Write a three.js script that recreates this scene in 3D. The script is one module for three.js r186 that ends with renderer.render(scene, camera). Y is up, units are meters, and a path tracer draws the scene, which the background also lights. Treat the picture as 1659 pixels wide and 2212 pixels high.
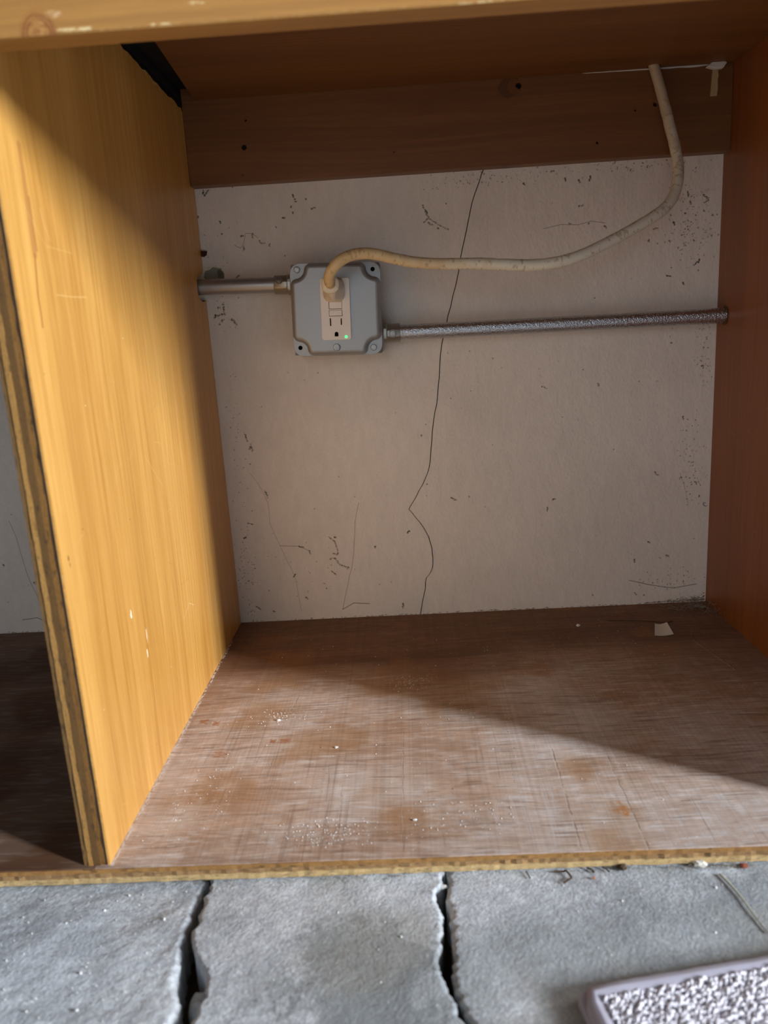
import * as THREE from 'three';
import { RoundedBoxGeometry } from 'three/addons/geometries/RoundedBoxGeometry.js';
import { RectAreaLightUniformsLib } from 'three/addons/lights/RectAreaLightUniformsLib.js';
import { mergeGeometries, toCreasedNormals } from 'three/addons/utils/BufferGeometryUtils.js';
import { Brush, Evaluator, SUBTRACTION } from 'three-bvh-csg';

// ---------- camera, daylight, exposure ----------
const scene = new THREE.Scene();
const camera = new THREE.PerspectiveCamera(66.81, 1659 / 2212, 0.02, 50);
camera.position.set(0.2319, 0.3685, 0.953);
camera.quaternion.setFromAxisAngle(new THREE.Vector3(-0.2367, 0.0303, -0.0551).normalize(), Math.hypot(0.2367, 0.0303, 0.0551));
camera.focus = 0.9; camera.userData.fStop = 7;
const renderer = new THREE.WebGLRenderer();
renderer.toneMapping = THREE.LinearToneMapping;
renderer.toneMappingExposure = 1.06;
renderer.shadowMap.enabled = true;
RectAreaLightUniformsLib.init();
scene.background = new THREE.Color(0.55, 0.65, 0.78);

// the room's window, high in the wall opposite the cabinet and far to the right
const WIN = { x: 4.55, y: 1.80, z: 2.75, w: 0.8, h: 1.5 };
const daylight = new THREE.RectAreaLight(new THREE.Color(0.88, 0.955, 1.05), 250, WIN.w, WIN.h);
daylight.position.set(WIN.x, WIN.y, WIN.z - 0.01);
daylight.lookAt(WIN.x, WIN.y, 0);
daylight.name = 'window_daylight';
scene.add(daylight);
// added fill light, shaped as an unseen glazed door: weak, cool, from the front
const FILL_DOOR = { x: -0.3, y: 1.05, z: 2.75, w: 1.0, h: 1.9 };
const doorFill = new THREE.RectAreaLight(new THREE.Color(0.82, 0.93, 1.06), 1.15, FILL_DOOR.w, FILL_DOOR.h);
doorFill.position.set(FILL_DOOR.x, FILL_DOOR.y, FILL_DOOR.z - 0.01);
doorFill.lookAt(FILL_DOOR.x, FILL_DOOR.y, 0);
doorFill.name = 'added_door_fill';
scene.add(doorFill);

// ---------- helpers ----------
let seed = 7;
const rnd = () => { seed = (seed * 1664525 + 1013904223) >>> 0; return seed / 4294967296; };
const rr = (a, b) => a + (b - a) * rnd();
const clamp = (v, a = 0, b = 1) => Math.min(b, Math.max(a, v));
const sstep = (a, b, v) => { const t = clamp((v - a) / (b - a)); return t * t * (3 - 2 * t); };
const HT = new Float32Array(65536); for (let i = 0; i < 65536; i++) HT[i] = rnd();
const hash = (i, j) => HT[((i * 7919 + j * 104729) ^ (j * 331)) & 65535];
function vn(x, y) {
  const i = Math.floor(x), j = Math.floor(y), fx = x - i, fy = y - j;
  const u = fx * fx * (3 - 2 * fx), v = fy * fy * (3 - 2 * fy);
  const a = hash(i, j), b = hash(i + 1, j), c = hash(i, j + 1), d = hash(i + 1, j + 1);
  return a + (b - a) * u + (c - a) * v + (a - b - c + d) * u * v;
}
function fbm(x, y, o = 4) { let s = 0, a = 0.5, t = 0; for (let k = 0; k < o; k++) { s += a * vn(x + k * 17.3, y + k * 9.1); t += a; a *= 0.5; x *= 2.03; y *= 2.03; } return s / t; }
const taken = {};
function numbered(n) { const k = taken[n] || 0; taken[n] = k + 1; return k ? n + '_' + String(k).padStart(3, '0') : n; }
function shadows(o) { o.castShadow = true; o.receiveShadow = true; return o; }
function part(name, geo, mat, parent) { const m = shadows(new THREE.Mesh(geo, mat)); m.name = name; parent.add(m); return m; }
function group(name, parent) { const g = new THREE.Group(); g.name = name; parent.add(g); return g; }
function thing(name, label, category, grp) { const g = group(numbered(name), scene); g.userData = { label, category }; if (grp) g.userData.group = grp; return g; }
function solo(name, geo, mat, label, category, grp) { const m = part(numbered(name), geo, mat, scene); m.userData = { label, category }; if (grp) m.userData.group = grp; return m; }
function struct(name, label) { const g = group(name, scene); g.userData = { kind: 'structure', label, category: name.split('_')[0] }; return g; }
function box(x0, x1, y0, y1, z0, z1, r = 0) {
  const g = r ? new RoundedBoxGeometry(x1 - x0, y1 - y0, z1 - z0, 2, r) : new THREE.BoxGeometry(x1 - x0, y1 - y0, z1 - z0);
  g.translate((x0 + x1) / 2, (y0 + y1) / 2, (z0 + z1) / 2); return g;
}
// planar uv in metres taken from two of the axes
function uvm(g, a, b) { const p = g.attributes.position, u = g.attributes.uv; for (let i = 0; i < p.count; i++) u.setXY(i, p.getComponent(i, a), p.getComponent(i, b)); return g; }
// box-projected uv in metres: each face takes the plane it points away from
function uvbox(g, along) {
  const p = g.attributes.position, n = g.attributes.normal, u = g.attributes.uv;
  for (let i = 0; i < p.count; i++) {
    const q = [p.getX(i), p.getY(i), p.getZ(i)], w = [Math.abs(n.getX(i)), Math.abs(n.getY(i)), Math.abs(n.getZ(i))];
    const k = w.indexOf(Math.max(...w)); let ax = [0, 1, 2].filter(a => a !== k);
    if (ax[1] !== along && ax[0] === along) ax = [ax[1], ax[0]];
    u.setXY(i, q[ax[0]], q[ax[1]]);
  }
  return g;
}
// an extruded (z, y) outline turned so that its depth runs along x
function sideways(shape, x0, x1) {
  const g = new THREE.ExtrudeGeometry(shape, { depth: x1 - x0, bevelEnabled: false, steps: 1 });
  const p = g.attributes.position, n = g.attributes.normal;
  for (let i = 0; i < p.count; i++) { const x = p.getX(i), z = p.getZ(i); p.setXYZ(i, x0 + z, p.getY(i), x); const nx = n.getX(i); n.setXYZ(i, n.getZ(i), n.getY(i), nx); }
  for (const k of ['position', 'normal', 'uv']) { const at = g.attributes[k], s = at.itemSize, a = at.array; for (let t = 0; t < at.count; t += 3) for (let c = 0; c < s; c++) { const i = (t + 1) * s + c, j = (t + 2) * s + c, v = a[i]; a[i] = a[j]; a[j] = v; } }
  return g;
}
const V = (x, y, z) => new THREE.Vector3(x, y, z);
function tube(pts, r, seg = 24, rad = 6) { return new THREE.TubeGeometry(new THREE.CatmullRomCurve3(pts.map(p => V(...p))), seg, r, rad, false); }

// ---------- textures ----------
function texture(w, h, fn, srgb = true) {
  const d = new Uint8Array(w * h * 4);
  for (let j = 0; j < h; j++) for (let i = 0; i < w; i++) { const c = fn((i + 0.5) / w, (j + 0.5) / h), o = (j * w + i) * 4; if (srgb) { d[o] = clamp(c[0], 0, 255); d[o + 1] = clamp(c[1], 0, 255); d[o + 2] = clamp(c[2], 0, 255); } else d[o] = d[o + 1] = d[o + 2] = clamp(c, 0, 255); d[o + 3] = 255; }
  const t = new THREE.DataTexture(d, w, h); finish(t, srgb); return t;
}
function finish(t, srgb) { t.magFilter = THREE.LinearFilter; t.minFilter = THREE.LinearFilter; t.wrapS = t.wrapT = THREE.MirroredRepeatWrapping; if (srgb) t.colorSpace = THREE.SRGBColorSpace; t.needsUpdate = true; }
// maps uv metres [u0,u1]x[v0,v1] to the whole texture
function fit(t, u0, u1, v0, v1) { t.repeat.set(1 / (u1 - u0), 1 / (v1 - v0)); t.offset.set(-u0 / (u1 - u0), -v0 / (v1 - v0)); return t; }
const mix = (a, b, t) => [a[0] + (b[0] - a[0]) * t, a[1] + (b[1] - a[1]) * t, a[2] + (b[2] - a[2]) * t];

// draws strokes and blots over a computed texture; coordinates are the surface's own metres
function overlay(w, h, u0, u1, v0, v1, base, draw) {
  const cv = document.createElement('canvas'); cv.width = w; cv.height = h; const cx = cv.getContext('2d');
  const im = cx.createImageData(w, h), d = im.data;
  for (let j = 0; j < h; j++) for (let i = 0; i < w; i++) { const c = base(u0 + (u1 - u0) * (i + 0.5) / w, v1 - (v1 - v0) * (j + 0.5) / h), o = (j * w + i) * 4; d[o] = clamp(c[0], 0, 255); d[o + 1] = clamp(c[1], 0, 255); d[o + 2] = clamp(c[2], 0, 255); d[o + 3] = 255; }
  cx.putImageData(im, 0, 0);
  const sx = w / (u1 - u0), sy = h / (v1 - v0), X = u => (u - u0) * sx, Y = v => (v1 - v) * sy;
  const pen = {
    line(pts, width, color, alpha = 1) { cx.globalAlpha = alpha; cx.strokeStyle = color; cx.lineWidth = width * sx; cx.lineCap = cx.lineJoin = 'round'; cx.beginPath(); pts.forEach((p, i) => i ? cx.lineTo(X(p[0]), Y(p[1])) : cx.moveTo(X(p[0]), Y(p[1]))); cx.stroke(); cx.globalAlpha = 1; },
    blot(u, v, ru, rv, color, alpha = 1, rot = 0, rough = 0.35) { cx.globalAlpha = alpha; cx.fillStyle = color; cx.beginPath(); const n = 14; for (let k = 0; k < n; k++) { const a = k / n * 6.2832, q = 1 + rr(-rough, rough), x = Math.cos(a) * ru * q, y = Math.sin(a) * rv * q; const px = X(u + x * Math.cos(rot) - y * Math.sin(rot)), py = Y(v + x * Math.sin(rot) + y * Math.cos(rot)); k ? cx.lineTo(px, py) : cx.moveTo(px, py); } cx.closePath(); cx.fill(); cx.globalAlpha = 1; },
    wander(u, v, n, step, a, turn) { const out = [[u, v]]; for (let k = 0; k < n; k++) { a += rr(-turn, turn); u += Math.cos(a) * step; v += Math.sin(a) * step; out.push([u, v]); } return out; },
  };
  draw(pen);
  const t = new THREE.CanvasTexture(cv); finish(t, true); return fit(t, u0, u1, v0, v1);
}
// streaky timber: a = across the grain, l = along it, both in metres
function timber(a, l, dark, light, o = 0) {
  const w = fbm(l * 2.2 + o, a * 7 + o, 3) * 0.03;
  const broad = fbm((a + w) * 34 + o, l * 1.4 + o, 3), fine = fbm((a + w) * 300 + o, l * 7, 3), pore = vn((a + w) * 1500, l * 60 + o);
  let t = 0.5 + (broad - 0.5) * 0.7 + (fine - 0.5) * 0.6 + (pore - 0.5) * 0.2;
  return mix(dark, light, clamp(t));
}

const DARK = [106, 64, 26], LIGHT = [146, 94, 44];
const panelTex = overlay(1100, 1500, 0, 0.48, 0, 0.655, (z, y) => timber(z, y, [184, 126, 54], [234, 178, 96], 3), p => {
  p.line([[0.4376, 0.49], [0.4376, 0.4721], [0.4382, 0.4530], [0.4386, 0.4251]], 0.0052, '#a96f3a', 0.5);
  p.line([[0.4386, 0.4251], [0.441, 0.412], [0.4432, 0.3993], [0.4430, 0.39], [0.4436, 0.38]], 0.0014, '#8a5524', 0.7);
  p.line([[0.4345, 0.46], [0.4352, 0.44], [0.4348, 0.428]], 0.002, '#9a6230', 0.55);
  p.line([[0.4214, 0.4553], [0.418, 0.446], [0.4126, 0.4361]], 0.0006, '#f0cc8c', 0.6);
  p.line([[0.4152, 0.4012], [0.39, 0.4007], [0.3648, 0.4013]], 0.0007, '#f0cc8c', 0.5);
  p.line([[0.45, 0.46], [0.42, 0.432], [0.38, 0.431]], 0.0007, '#e8c078', 0.4);
  p.line([[0.283, 0.268], [0.2466, 0.235]], 0.0008, '#e6bd78', 0.55); p.line([[0.231, 0.283], [0.2326, 0.233]], 0.0008, '#e6bd78', 0.5);
  p.line([[0.1947, 0.0971], [0.21, 0.105], [0.2319, 0.0968]], 0.0006, '#f4dcb0', 0.7);
  p.blot(0.3657, 0.1525, 0.0016, 0.0035, '#fff3dc', 0.95); p.blot(0.3378, 0.1228, 0.001, 0.006, '#fff0d2', 0.8); p.blot(0.342, 0.108, 0.0012, 0.004, '#fff0d2', 0.8);
  p.blot(0.4591, 0.2284, 0.0008, 0.0022, '#5a3510', 0.8); p.blot(0.4583, 0.2240, 0.0006, 0.0016, '#5a3510', 0.8);
  for (let k = 0; k < 26; k++) { const z = rr(0.06, 0.2); p.blot(z, 0.6135 + (z - 0.05) * 0.025 - rr(0, 0.003), rr(0.001, 0.003), rr(0.0004, 0.0012), '#ecd9ae', rr(0.4, 0.9), 0, 0.5); }
  for (let k = 0; k < 26; k++) p.line(p.wander(rr(0.12, 0.46), rr(0.02, 0.5), 4, rr(0.002, 0.007), rr(0, 6.28), 0.4), 0.0004, rnd() < 0.6 ? '#f2d49c' : '#8f5f2c', rr(0.25, 0.5));
  for (let k = 0; k < 30; k++) p.blot(rr(0.05, 0.46), rr(0.02, 0.52), rr(0.0003, 0.0008), rr(0.0003, 0.0008), rnd() < 0.6 ? '#fff0d0' : '#6d4216', 0.8);
});
const railTex = overlay(1600, 480, -0.1, 0.66, 0.52, 0.7, (x, y) => timber(y, x, [150, 100, 44], [194, 140, 68], 31), p => {
  const chips = (x0, x1, y, w, c, n, a) => { for (let k = 0; k < n; k++) p.blot(x0 + (x1 - x0) * rnd(), y + w * (rnd() - 0.5), rr(0.0005, 0.0016), rr(0.0002, 0.0006), c, a * rr(0.4, 1), 0, 0.5); };
  for (let k = 0; k < 7; k++) p.line(Array.from({ length: 13 }, (_, i) => { const t = i / 12 * Math.PI, r = 0.0064 + k * 0.0007 + rr(-0.0003, 0.0003); return [0.0443 - Math.cos(t) * r, 0.531 + Math.sin(t) * r * 1.15]; }), rr(0.0004, 0.0009), ['#7c4018', '#8a4f22', '#a0642e', '#6a3414'][k % 4], k < 4 ? 0.9 : 0.4);
  p.blot(0.0443, 0.5325, 0.0054, 0.0062, '#b27a3c', 0.7, 0, 0.1); for (let k = 0; k < 30; k++) p.blot(0.0443 + rr(-0.004, 0.004), 0.532 + rr(-0.002, 0.005), rr(0.0004, 0.0013), rr(0.0004, 0.001), rnd() < 0.5 ? '#8a5426' : '#c89452', 0.5);
  chips(0.0495, 0.0575, 0.5405, 0.003, '#dcb48c', 26, 0.5); chips(0.055, 0.0725, 0.5325, 0.0016, '#e4c894', 60, 0.75); chips(0.106, 0.116, 0.5318, 0.0012, '#e4c894', 24, 0.7); chips(0.128, 0.134, 0.541, 0.0016, '#e8cc98', 8, 0.7); chips(0.07, 0.3, 0.5312, 0.0006, '#d8b478', 90, 0.35); chips(0.27, 0.294, 0.5308, 0.0012, '#e8d0a0', 26, 0.8);
  p.line([[0.052, 0.5312], [0.2, 0.5316], [0.4, 0.5313]], 0.0006, '#7a5026', 0.45);
});
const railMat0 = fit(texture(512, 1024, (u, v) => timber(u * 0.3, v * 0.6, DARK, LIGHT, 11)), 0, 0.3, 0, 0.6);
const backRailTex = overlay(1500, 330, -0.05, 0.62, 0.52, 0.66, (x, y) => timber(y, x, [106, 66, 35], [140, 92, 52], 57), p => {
  p.blot(0.362, 0.6125, 0.013, 0.011, '#4a2a14', 0.5, 0, 0.12); p.blot(0.366, 0.6125, 0.008, 0.008, '#7a4a26', 0.8, 0, 0.1);
  for (let k = 1; k < 5; k++) { const a = 0.014 + k * 0.006; p.line(Array.from({ length: 15 }, (_, i) => [0.375 + i * 0.006 + a * 0.5, 0.6125 - a * 0.9 * Math.exp(-i * 0.16) - 0.01 * k * 0.3]), 0.001, '#7a4a28', 0.35); }
});
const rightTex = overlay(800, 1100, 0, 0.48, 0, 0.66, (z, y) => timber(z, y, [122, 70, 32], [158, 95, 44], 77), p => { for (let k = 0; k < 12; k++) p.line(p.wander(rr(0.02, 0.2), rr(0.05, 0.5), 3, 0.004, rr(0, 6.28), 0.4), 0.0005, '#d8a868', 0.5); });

const floorTex = overlay(2048, 1540, -0.01, 0.62, 0, 0.475, (x, z0) => {
  const z = z0 + (fbm(x * 7, z0 * 9, 3) - 0.5) * 0.012 + (vn(x * 40, z0 * 60) - 0.5) * 0.0016;
  const saw = vn(x * 700, z * 3) - 0.5, sawz = vn(x * 90, z * 900) - 0.5;
  const patch = fbm(x * 11, z * 13, 4), wearShade = sstep(0.09, 0.24, z + (fbm(x * 5, z * 8, 3) - 0.5) * 0.16 - x * 0.08);
  let c = mix(timber(z, x, [92, 60, 40], [134, 94, 66], 91), timber(z, x, [144, 110, 86], [186, 148, 120], 91), wearShade);  // paler front is scuffed and dusty; darker back also carries the bay's shade
  // dust lying in the pores, in patches
  let dust = clamp(wearShade * (0.40 + (patch - 0.45) * 1.3) + 0.14 * (fbm(x * 6 + 4, z * 7, 3) - 0.4));
  const pores = fbm(x * 55, z * 620, 2), pores2 = fbm(x * 26 + 7, z * 260, 2);
  dust = clamp(dust + (sstep(0.56, 0.85, pores) * 0.3 + sstep(0.6, 0.85, pores2) * 0.24 + sstep(0.5, 0.8, fbm(x * 120, z * 160, 3)) * 0.2) * (0.2 + wearShade * 0.8));
  c = mix(c, [212, 202, 196], clamp(dust * 0.95));
  const streak = sstep(0.62, 0.85, fbm(x * 30 + 40, z * 480, 2)) * 0.4; c = mix(c, [96, 72, 58], streak * (0.4 + 0.4 * wearShade));
  const cross = sstep(0.60, 0.84, fbm(x * 420, z * 9, 2)) * sstep(0.2, 0.3, z) * sstep(0.45, 0.62, fbm(x * 8 + 3, z * 5, 2)); c = mix(c, [104, 80, 66], cross * 0.28);
  const warm = sstep(0.6, 0.78, fbm(x * 14 + 21, z * 16, 3)); c = mix(c, [150, 104, 62], warm * 0.45);
  const s = 1 + saw * 0.08 + sawz * 0.10 + (hash(Math.floor(x * 5000), Math.floor(z * 5000)) - 0.5) * 0.12;
  return [c[0] * s, c[1] * s, c[2] * s];
}, p => {
  const L = [[[0.3435, 0.3382], [0.3396, 0.4717], 0.0014, 0.55], [[0.3875, 0.3534], [0.3862, 0.4741], 0.0011, 0.6], [[0.2130, 0.2950], [0.2129, 0.4729], 0.0008, 0.6], [[0.1898, 0.3434], [0.1917, 0.4420], 0.0006, 0.4], [[0.1611, 0.3222], [0.1632, 0.4181], 0.0006, 0.4], [[0.0973, 0.3367], [0.0961, 0.3656], 0.0008, 0.5], [[0.3052, 0.3384], [0.3037, 0.3897], 0.0007, 0.4], [[0.11, 0.345], [0.1085, 0.385], 0.0006, 0.4], [[0.545, 0.12], [0.56, 0.2], 0.0018, 0.55], [[0.105, 0.215], [0.098, 0.27], 0.001, 0.5]];
  for (const [a, b, w, al] of L) { const q = []; for (let k = 0; k <= 30; k++) q.push([a[0] + (b[0] - a[0]) * k / 30 + rr(-0.0005, 0.0005), a[1] + (b[1] - a[1]) * k / 30]); for (let k = 0; k < 30; k++) { const e = [q[k], q[k + 1]]; if (rnd() < 0.8) p.line(e, w * rr(0.4, 0.9), '#54402f', al * rr(0.25, 0.85)); p.line(e.map(v => [v[0] - w * 0.9, v[1]]), w * rr(0.5, 1), '#d6cbc4', al * rr(0.2, 0.7)); } }
  for (const [x, z, h] of [[0.3243, 0.3804, 0.09], [0.3067, 0.3918, 0.077], [0.33, 0.36, 0.1], [0.298, 0.38, 0.08], [0.285, 0.40, 0.06], [0.436, 0.40, 0.06], [0.447, 0.42, 0.05]]) for (let k = 0; k < 14; k++) p.line([[x + rr(-0.003, 0.003), z + h * rr(0, 0.7)], [x + rr(-0.003, 0.003), z + h * rr(0.4, 1)]], rr(0.0003, 0.0009), '#cfc6c2', rr(0.1, 0.35));
  for (let k = 0; k < 60; k++) { const x = rr(0.0, 0.6), z = rr(0.3, 0.46); p.line([[x, z], [x + rr(-0.003, 0.003), z + rr(0.01, 0.06)]], 0.0004, rnd() < 0.6 ? '#4a362a' : '#cbbfb8', rr(0.12, 0.35)); }
  for (const [x, z, a, b] of [[0.0478, 0.3239, 0.0085, 0.007], [0.0167, 0.2641, 0.005, 0.006], [0.103, 0.3056, 0.006, 0.004], [0.092, 0.3056, 0.003, 0.004], [0.03, 0.268, 0.004, 0.005]]) for (let k = 0; k < 16; k++) p.line([[x - a * rr(0.4, 1), z + rr(-b, b)], [x + a * rr(0.4, 1), z + rr(-b, b)]], 0.0009, '#9a5a34', 0.32);
  for (let k = 0; k < 26; k++) p.blot(0.379 + rr(-0.006, 0.006), 0.4253 + rr(-0.009, 0.009), 0.0018, 0.0022, '#b06a2c', 0.22);
  for (let k = 0; k < 70; k++) { const x = rr(0.004, 0.06), z = rr(0.34, 0.47); p.line([[x, z], [x + rr(0.004, 0.012), z + rr(-0.001, 0.001)]], rr(0.0005, 0.0012), '#d8d4d2', rr(0.25, 0.6)); }
  for (let k = 0; k < 150; k++) { const x = rr(0.0, 0.5), z = rr(0.2, 0.31) - x * 0.02; p.line([[x, z], [x + rr(0.01, 0.05), z - rr(0, 0.004)]], rr(0.0004, 0.001), rnd() < 0.55 ? '#cfc6c0' : '#4c382c', rr(0.15, 0.4)); }
  for (let k = 0; k < 40; k++) { const x = rr(0.03, 0.3), z = rr(0.03, 0.14); p.line([[x, z], [x + rr(0.01, 0.04), z - rr(0.002, 0.012)]], rr(0.0006, 0.0016), '#a89a90', rr(0.08, 0.22)); }
  for (const [x, z, n, rx, rz] of [[0.1533, 0.4432, 420, 0.06, 0.025], [0.258, 0.4381, 200, 0.05, 0.03], [0.4638, 0.4554, 200, 0.05, 0.02], [0.0408, 0.41, 150, 0.035, 0.06], [0.09, 0.266, 110, 0.03, 0.02]]) for (let k = 0; k < n; k++) p.blot(x + rx * (rnd() + rnd() - 1), z + rz * (rnd() + rnd() - 1), rr(0.001, 0.0032), rr(0.0005, 0.0013), '#cdc8c6', rr(0.06, 0.22));
  for (let k = 0; k < 420; k++) p.blot(rr(0, 0.6), rr(0.02, 0.47), rr(0.0002, 0.0007), rr(0.0002, 0.0006), rnd() < 0.75 ? '#f2eeea' : '#2e221a', rr(0.5, 0.95));
  for (let k = 0; k < 200; k++) { const t = rnd(); p.blot(0.0005 + rr(0, 0.002), 0.06 + t * 0.41, 0.0009, 0.002, '#d9d4d0', 0.6); }
});

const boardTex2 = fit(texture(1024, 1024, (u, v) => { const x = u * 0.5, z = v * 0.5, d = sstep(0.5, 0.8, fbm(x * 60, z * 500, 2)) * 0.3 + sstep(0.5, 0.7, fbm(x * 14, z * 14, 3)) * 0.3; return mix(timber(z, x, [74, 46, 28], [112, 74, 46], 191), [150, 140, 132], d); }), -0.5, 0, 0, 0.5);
const wallMarks = [[0.0434,0.5362],[0.0092,0.5298],[0.0008,0.5036],[0.0257,0.4970],[0.0258,0.4832],[0.0483,0.4792],[0.0621,0.4810],[0.0695,0.4728],[0.0798,0.4670],[0.0498,0.4673],[0.0978,0.4546],[0.1128,0.5209],[0.1274,0.5150],[0.1096,0.5085],[0.1112,0.5019],[0.1330,0.5046],[0.0988,0.4966],[0.0898,0.4869],[0.0233,0.4392],[0.0411,0.4356],[0.0124,0.4001],[0.0087,0.3923],[0.0209,0.3916],[0.0276,0.3858],[0.0346,0.2315],[0.0303,0.2463],[0.0477,0.1737],[0.0502,0.1688],[0.0220,0.1340],[0.0172,0.1159],[0.0843,0.1002],[0.0975,0.0933],[0.1309,0.1101],[0.1281,0.0886],[0.1240,0.0733],[0.1445,0.0673],[0.1157,0.0423],[0.0764,0.0632],[0.0876,0.0310],[0.0217,0.0215],[0.0436,0.0140],[0.1820,0.0951],[0.2243,0.1113],[0.1849,0.0439],[0.2000,0.0463],[0.2134,0.0165],[0.2817,0.1535],[0.2874,0.1502],[0.2477,0.2343],[0.2518,0.1729],[0.2652,0.4939],[0.2673,0.4812],[0.2778,0.4745],[0.2884,0.5000],[0.3328,0.5296],[0.3772,0.5169],[0.3932,0.5331],[0.4088,0.5273],[0.4245,0.5189],[0.4402,0.5165],[0.4532,0.5196],[0.4949,0.5243],[0.4817,0.5349],[0.5388,0.5313],[0.4402,0.4882],[0.4296,0.4698],[0.4508,0.4685],[0.4693,0.4648],[0.5632,0.4955],[0.5661,0.4854],[0.5869,0.4866],[0.5613,0.4733],[0.5822,0.4745],[0.5485,0.4640],[0.5199,0.4455],[0.5260,0.4578],[0.5306,0.4423],[0.5437,0.4441],[0.5624,0.4379],[0.5789,0.4215],[0.5763,0.4191],[0.5421,0.4057],[0.5611,0.3968],[0.5815,0.4919],[0.5496,0.3286],[0.5880,0.3210],[0.5860,0.2994],[0.5343,0.2842],[0.5122,0.2854],[0.4625,0.2855],[0.4207,0.2476],[0.3958,0.2854],[0.5660,0.2395],[0.5717,0.2364],[0.4827,0.2042],[0.5342,0.1725],[0.5827,0.1582],[0.5655,0.1649],[0.5891,0.1402],[0.5951,0.1310],[0.4087,0.1450],[0.4011,0.1347],[0.5425,0.0613],[0.5512,0.0639],[0.5841,0.0848],[0.5275,0.0835],[0.5105,0.0611],[0.5569,0.0252],[0.5113,0.0162],[0.5231,0.0125],[0.4581,0.0157]];
const wallTex = overlay(2048, 1740, -0.06, 0.65, -0.01, 0.593, (x, y) => {
  const n = fbm(x * 9, y * 9, 4), f = fbm(x * 160, y * 60, 2), g = vn(x * 900, y * 900);
  const tone = 1 + (n - 0.5) * 0.07 + (f - 0.5) * 0.035 + (g - 0.5) * 0.03, grey = sstep(0.5, 0.75, fbm(x * 5 + 9, y * 5, 3)) * 0.25;
  const c = mix([236, 226, 212], [216, 217, 212], grey); return [c[0] * tone, c[1] * tone, c[2] * tone];
}, p => {
  const ink = ['#4c4438', '#5c5240', '#3c3830', '#6a5c48'], pick = () => ink[Math.floor(rnd() * 4)];
  const faint = (pts, w, a) => p.line(pts.flatMap((q, i) => i ? [[(q[0] + pts[i - 1][0]) / 2 + rr(-0.001, 0.001), (q[1] + pts[i - 1][1]) / 2], q] : [q]), w, '#6a5f52', a);
  faint([[0.1651, 0.1537], [0.1588, 0.1293], [0.1556, 0.0990], [0.1505, 0.0682], [0.1435, 0.0447], [0.1346, 0.0114]], 0.0006, 0.55);
  faint([[0.0313, 0.1983], [0.0439, 0.1769], [0.0503, 0.1580], [0.0502, 0.1314], [0.0606, 0.1020], [0.0747, 0.0645], [0.0781, 0.0404], [0.0806, 0.0121]], 0.0005, 0.4);
  faint([[0.0606, 0.102], [0.0843, 0.1002], [0.0975, 0.0933]], 0.0007, 0.6);
  faint([[0.04, 0.470], [0.047, 0.466], [0.051, 0.472], [0.054, 0.482], [0.062, 0.481], [0.068, 0.476]], 0.0005, 0.6);
  faint([[0.4, 0.466], [0.42, 0.4695], [0.44, 0.468], [0.455, 0.471], [0.47, 0.468]], 0.0008, 0.45);
  faint([[0.565, 0.17], [0.57, 0.155], [0.576, 0.13]], 0.0006, 0.4);
  faint([[0.135, 0.012], [0.15, 0.02], [0.17, 0.018]], 0.0011, 0.6);
  faint([[0.505, 0.033], [0.53, 0.026], [0.56, 0.02], [0.59, 0.024]], 0.0011, 0.55);
  const smudge = (pts, w, a, c = '#5c5244') => { for (let i = 0; i < pts.length - 1; i++) { const [p0, p1] = [pts[i], pts[i + 1]], l = Math.hypot(p1[0] - p0[0], p1[1] - p0[1]), n = Math.ceil(l / 0.0004) + 3; for (let k = 0; k < n; k++) { const t = rnd(), o = w * (rnd() + rnd() - 1), r = rr(0.0002, 0.00075); p.blot(p0[0] + (p1[0] - p0[0]) * t + o, p0[1] + (p1[1] - p0[1]) * t + w * (rnd() + rnd() - 1), r * 1.3, r, c, a * rr(0.3, 1), rr(0, 3), 0.5); } } };
  for (const [x, y] of wallMarks) {
    const c = pick(), a = rr(0.35, 0.75);
    if (rnd() < 0.65) { const w = p.wander(x, y, 2 + Math.floor(rnd() * 3), rr(0.0008, 0.0022), rr(-1.9, 0.4), 0.7); smudge(w, rr(0.0005, 0.0012), a * 0.8, c); }
    smudge([[x, y], [x + 0.0006, y - 0.0006]], rr(0.0006, 0.0013), a, c);
  }
  for (const [x, y, n, dx, dy] of [[0.57, 0.46, 150, 0.035, 0.06], [0.58, 0.18, 80, 0.022, 0.07], [0.59, 0.32, 60, 0.015, 0.06], [0.02, 0.43, 60, 0.03, 0.07], [0.33, 0.525, 90, 0.09, 0.012], [0.5, 0.525, 60, 0.1, 0.012], [0.015, 0.06, 80, 0.018, 0.06], [0.02, 0.22, 50, 0.015, 0.12], [0.08, 0.07, 30, 0.08, 0.06], [0.3, 0.3, 60, 0.3, 0.28], [0.56, 0.03, 60, 0.05, 0.02]])
    for (let k = 0; k < n; k++) p.blot(clamp(x + dx * (rnd() + rnd() - 1), -0.05, 0.6), y + dy * (rnd() + rnd() - 1), rr(0.0003, 0.0012), rr(0.0003, 0.001), pick(), rr(0.15, 0.6), rr(0, 3), 0.5);
  // drag marks
  smudge([[0.545, 0.487], [0.565, 0.49], [0.592, 0.497]], 0.0026, 0.22, '#6f675c'); smudge([[0.559, 0.529], [0.556, 0.52], [0.552, 0.512]], 0.0028, 0.4);
  smudge([[0.262, 0.50], [0.266, 0.489], [0.270, 0.484]], 0.0012, 0.6); smudge([[0.27, 0.484], [0.28, 0.477], [0.29, 0.472]], 0.0008, 0.4); smudge([[0.268, 0.486], [0.262, 0.481]], 0.001, 0.5);
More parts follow.
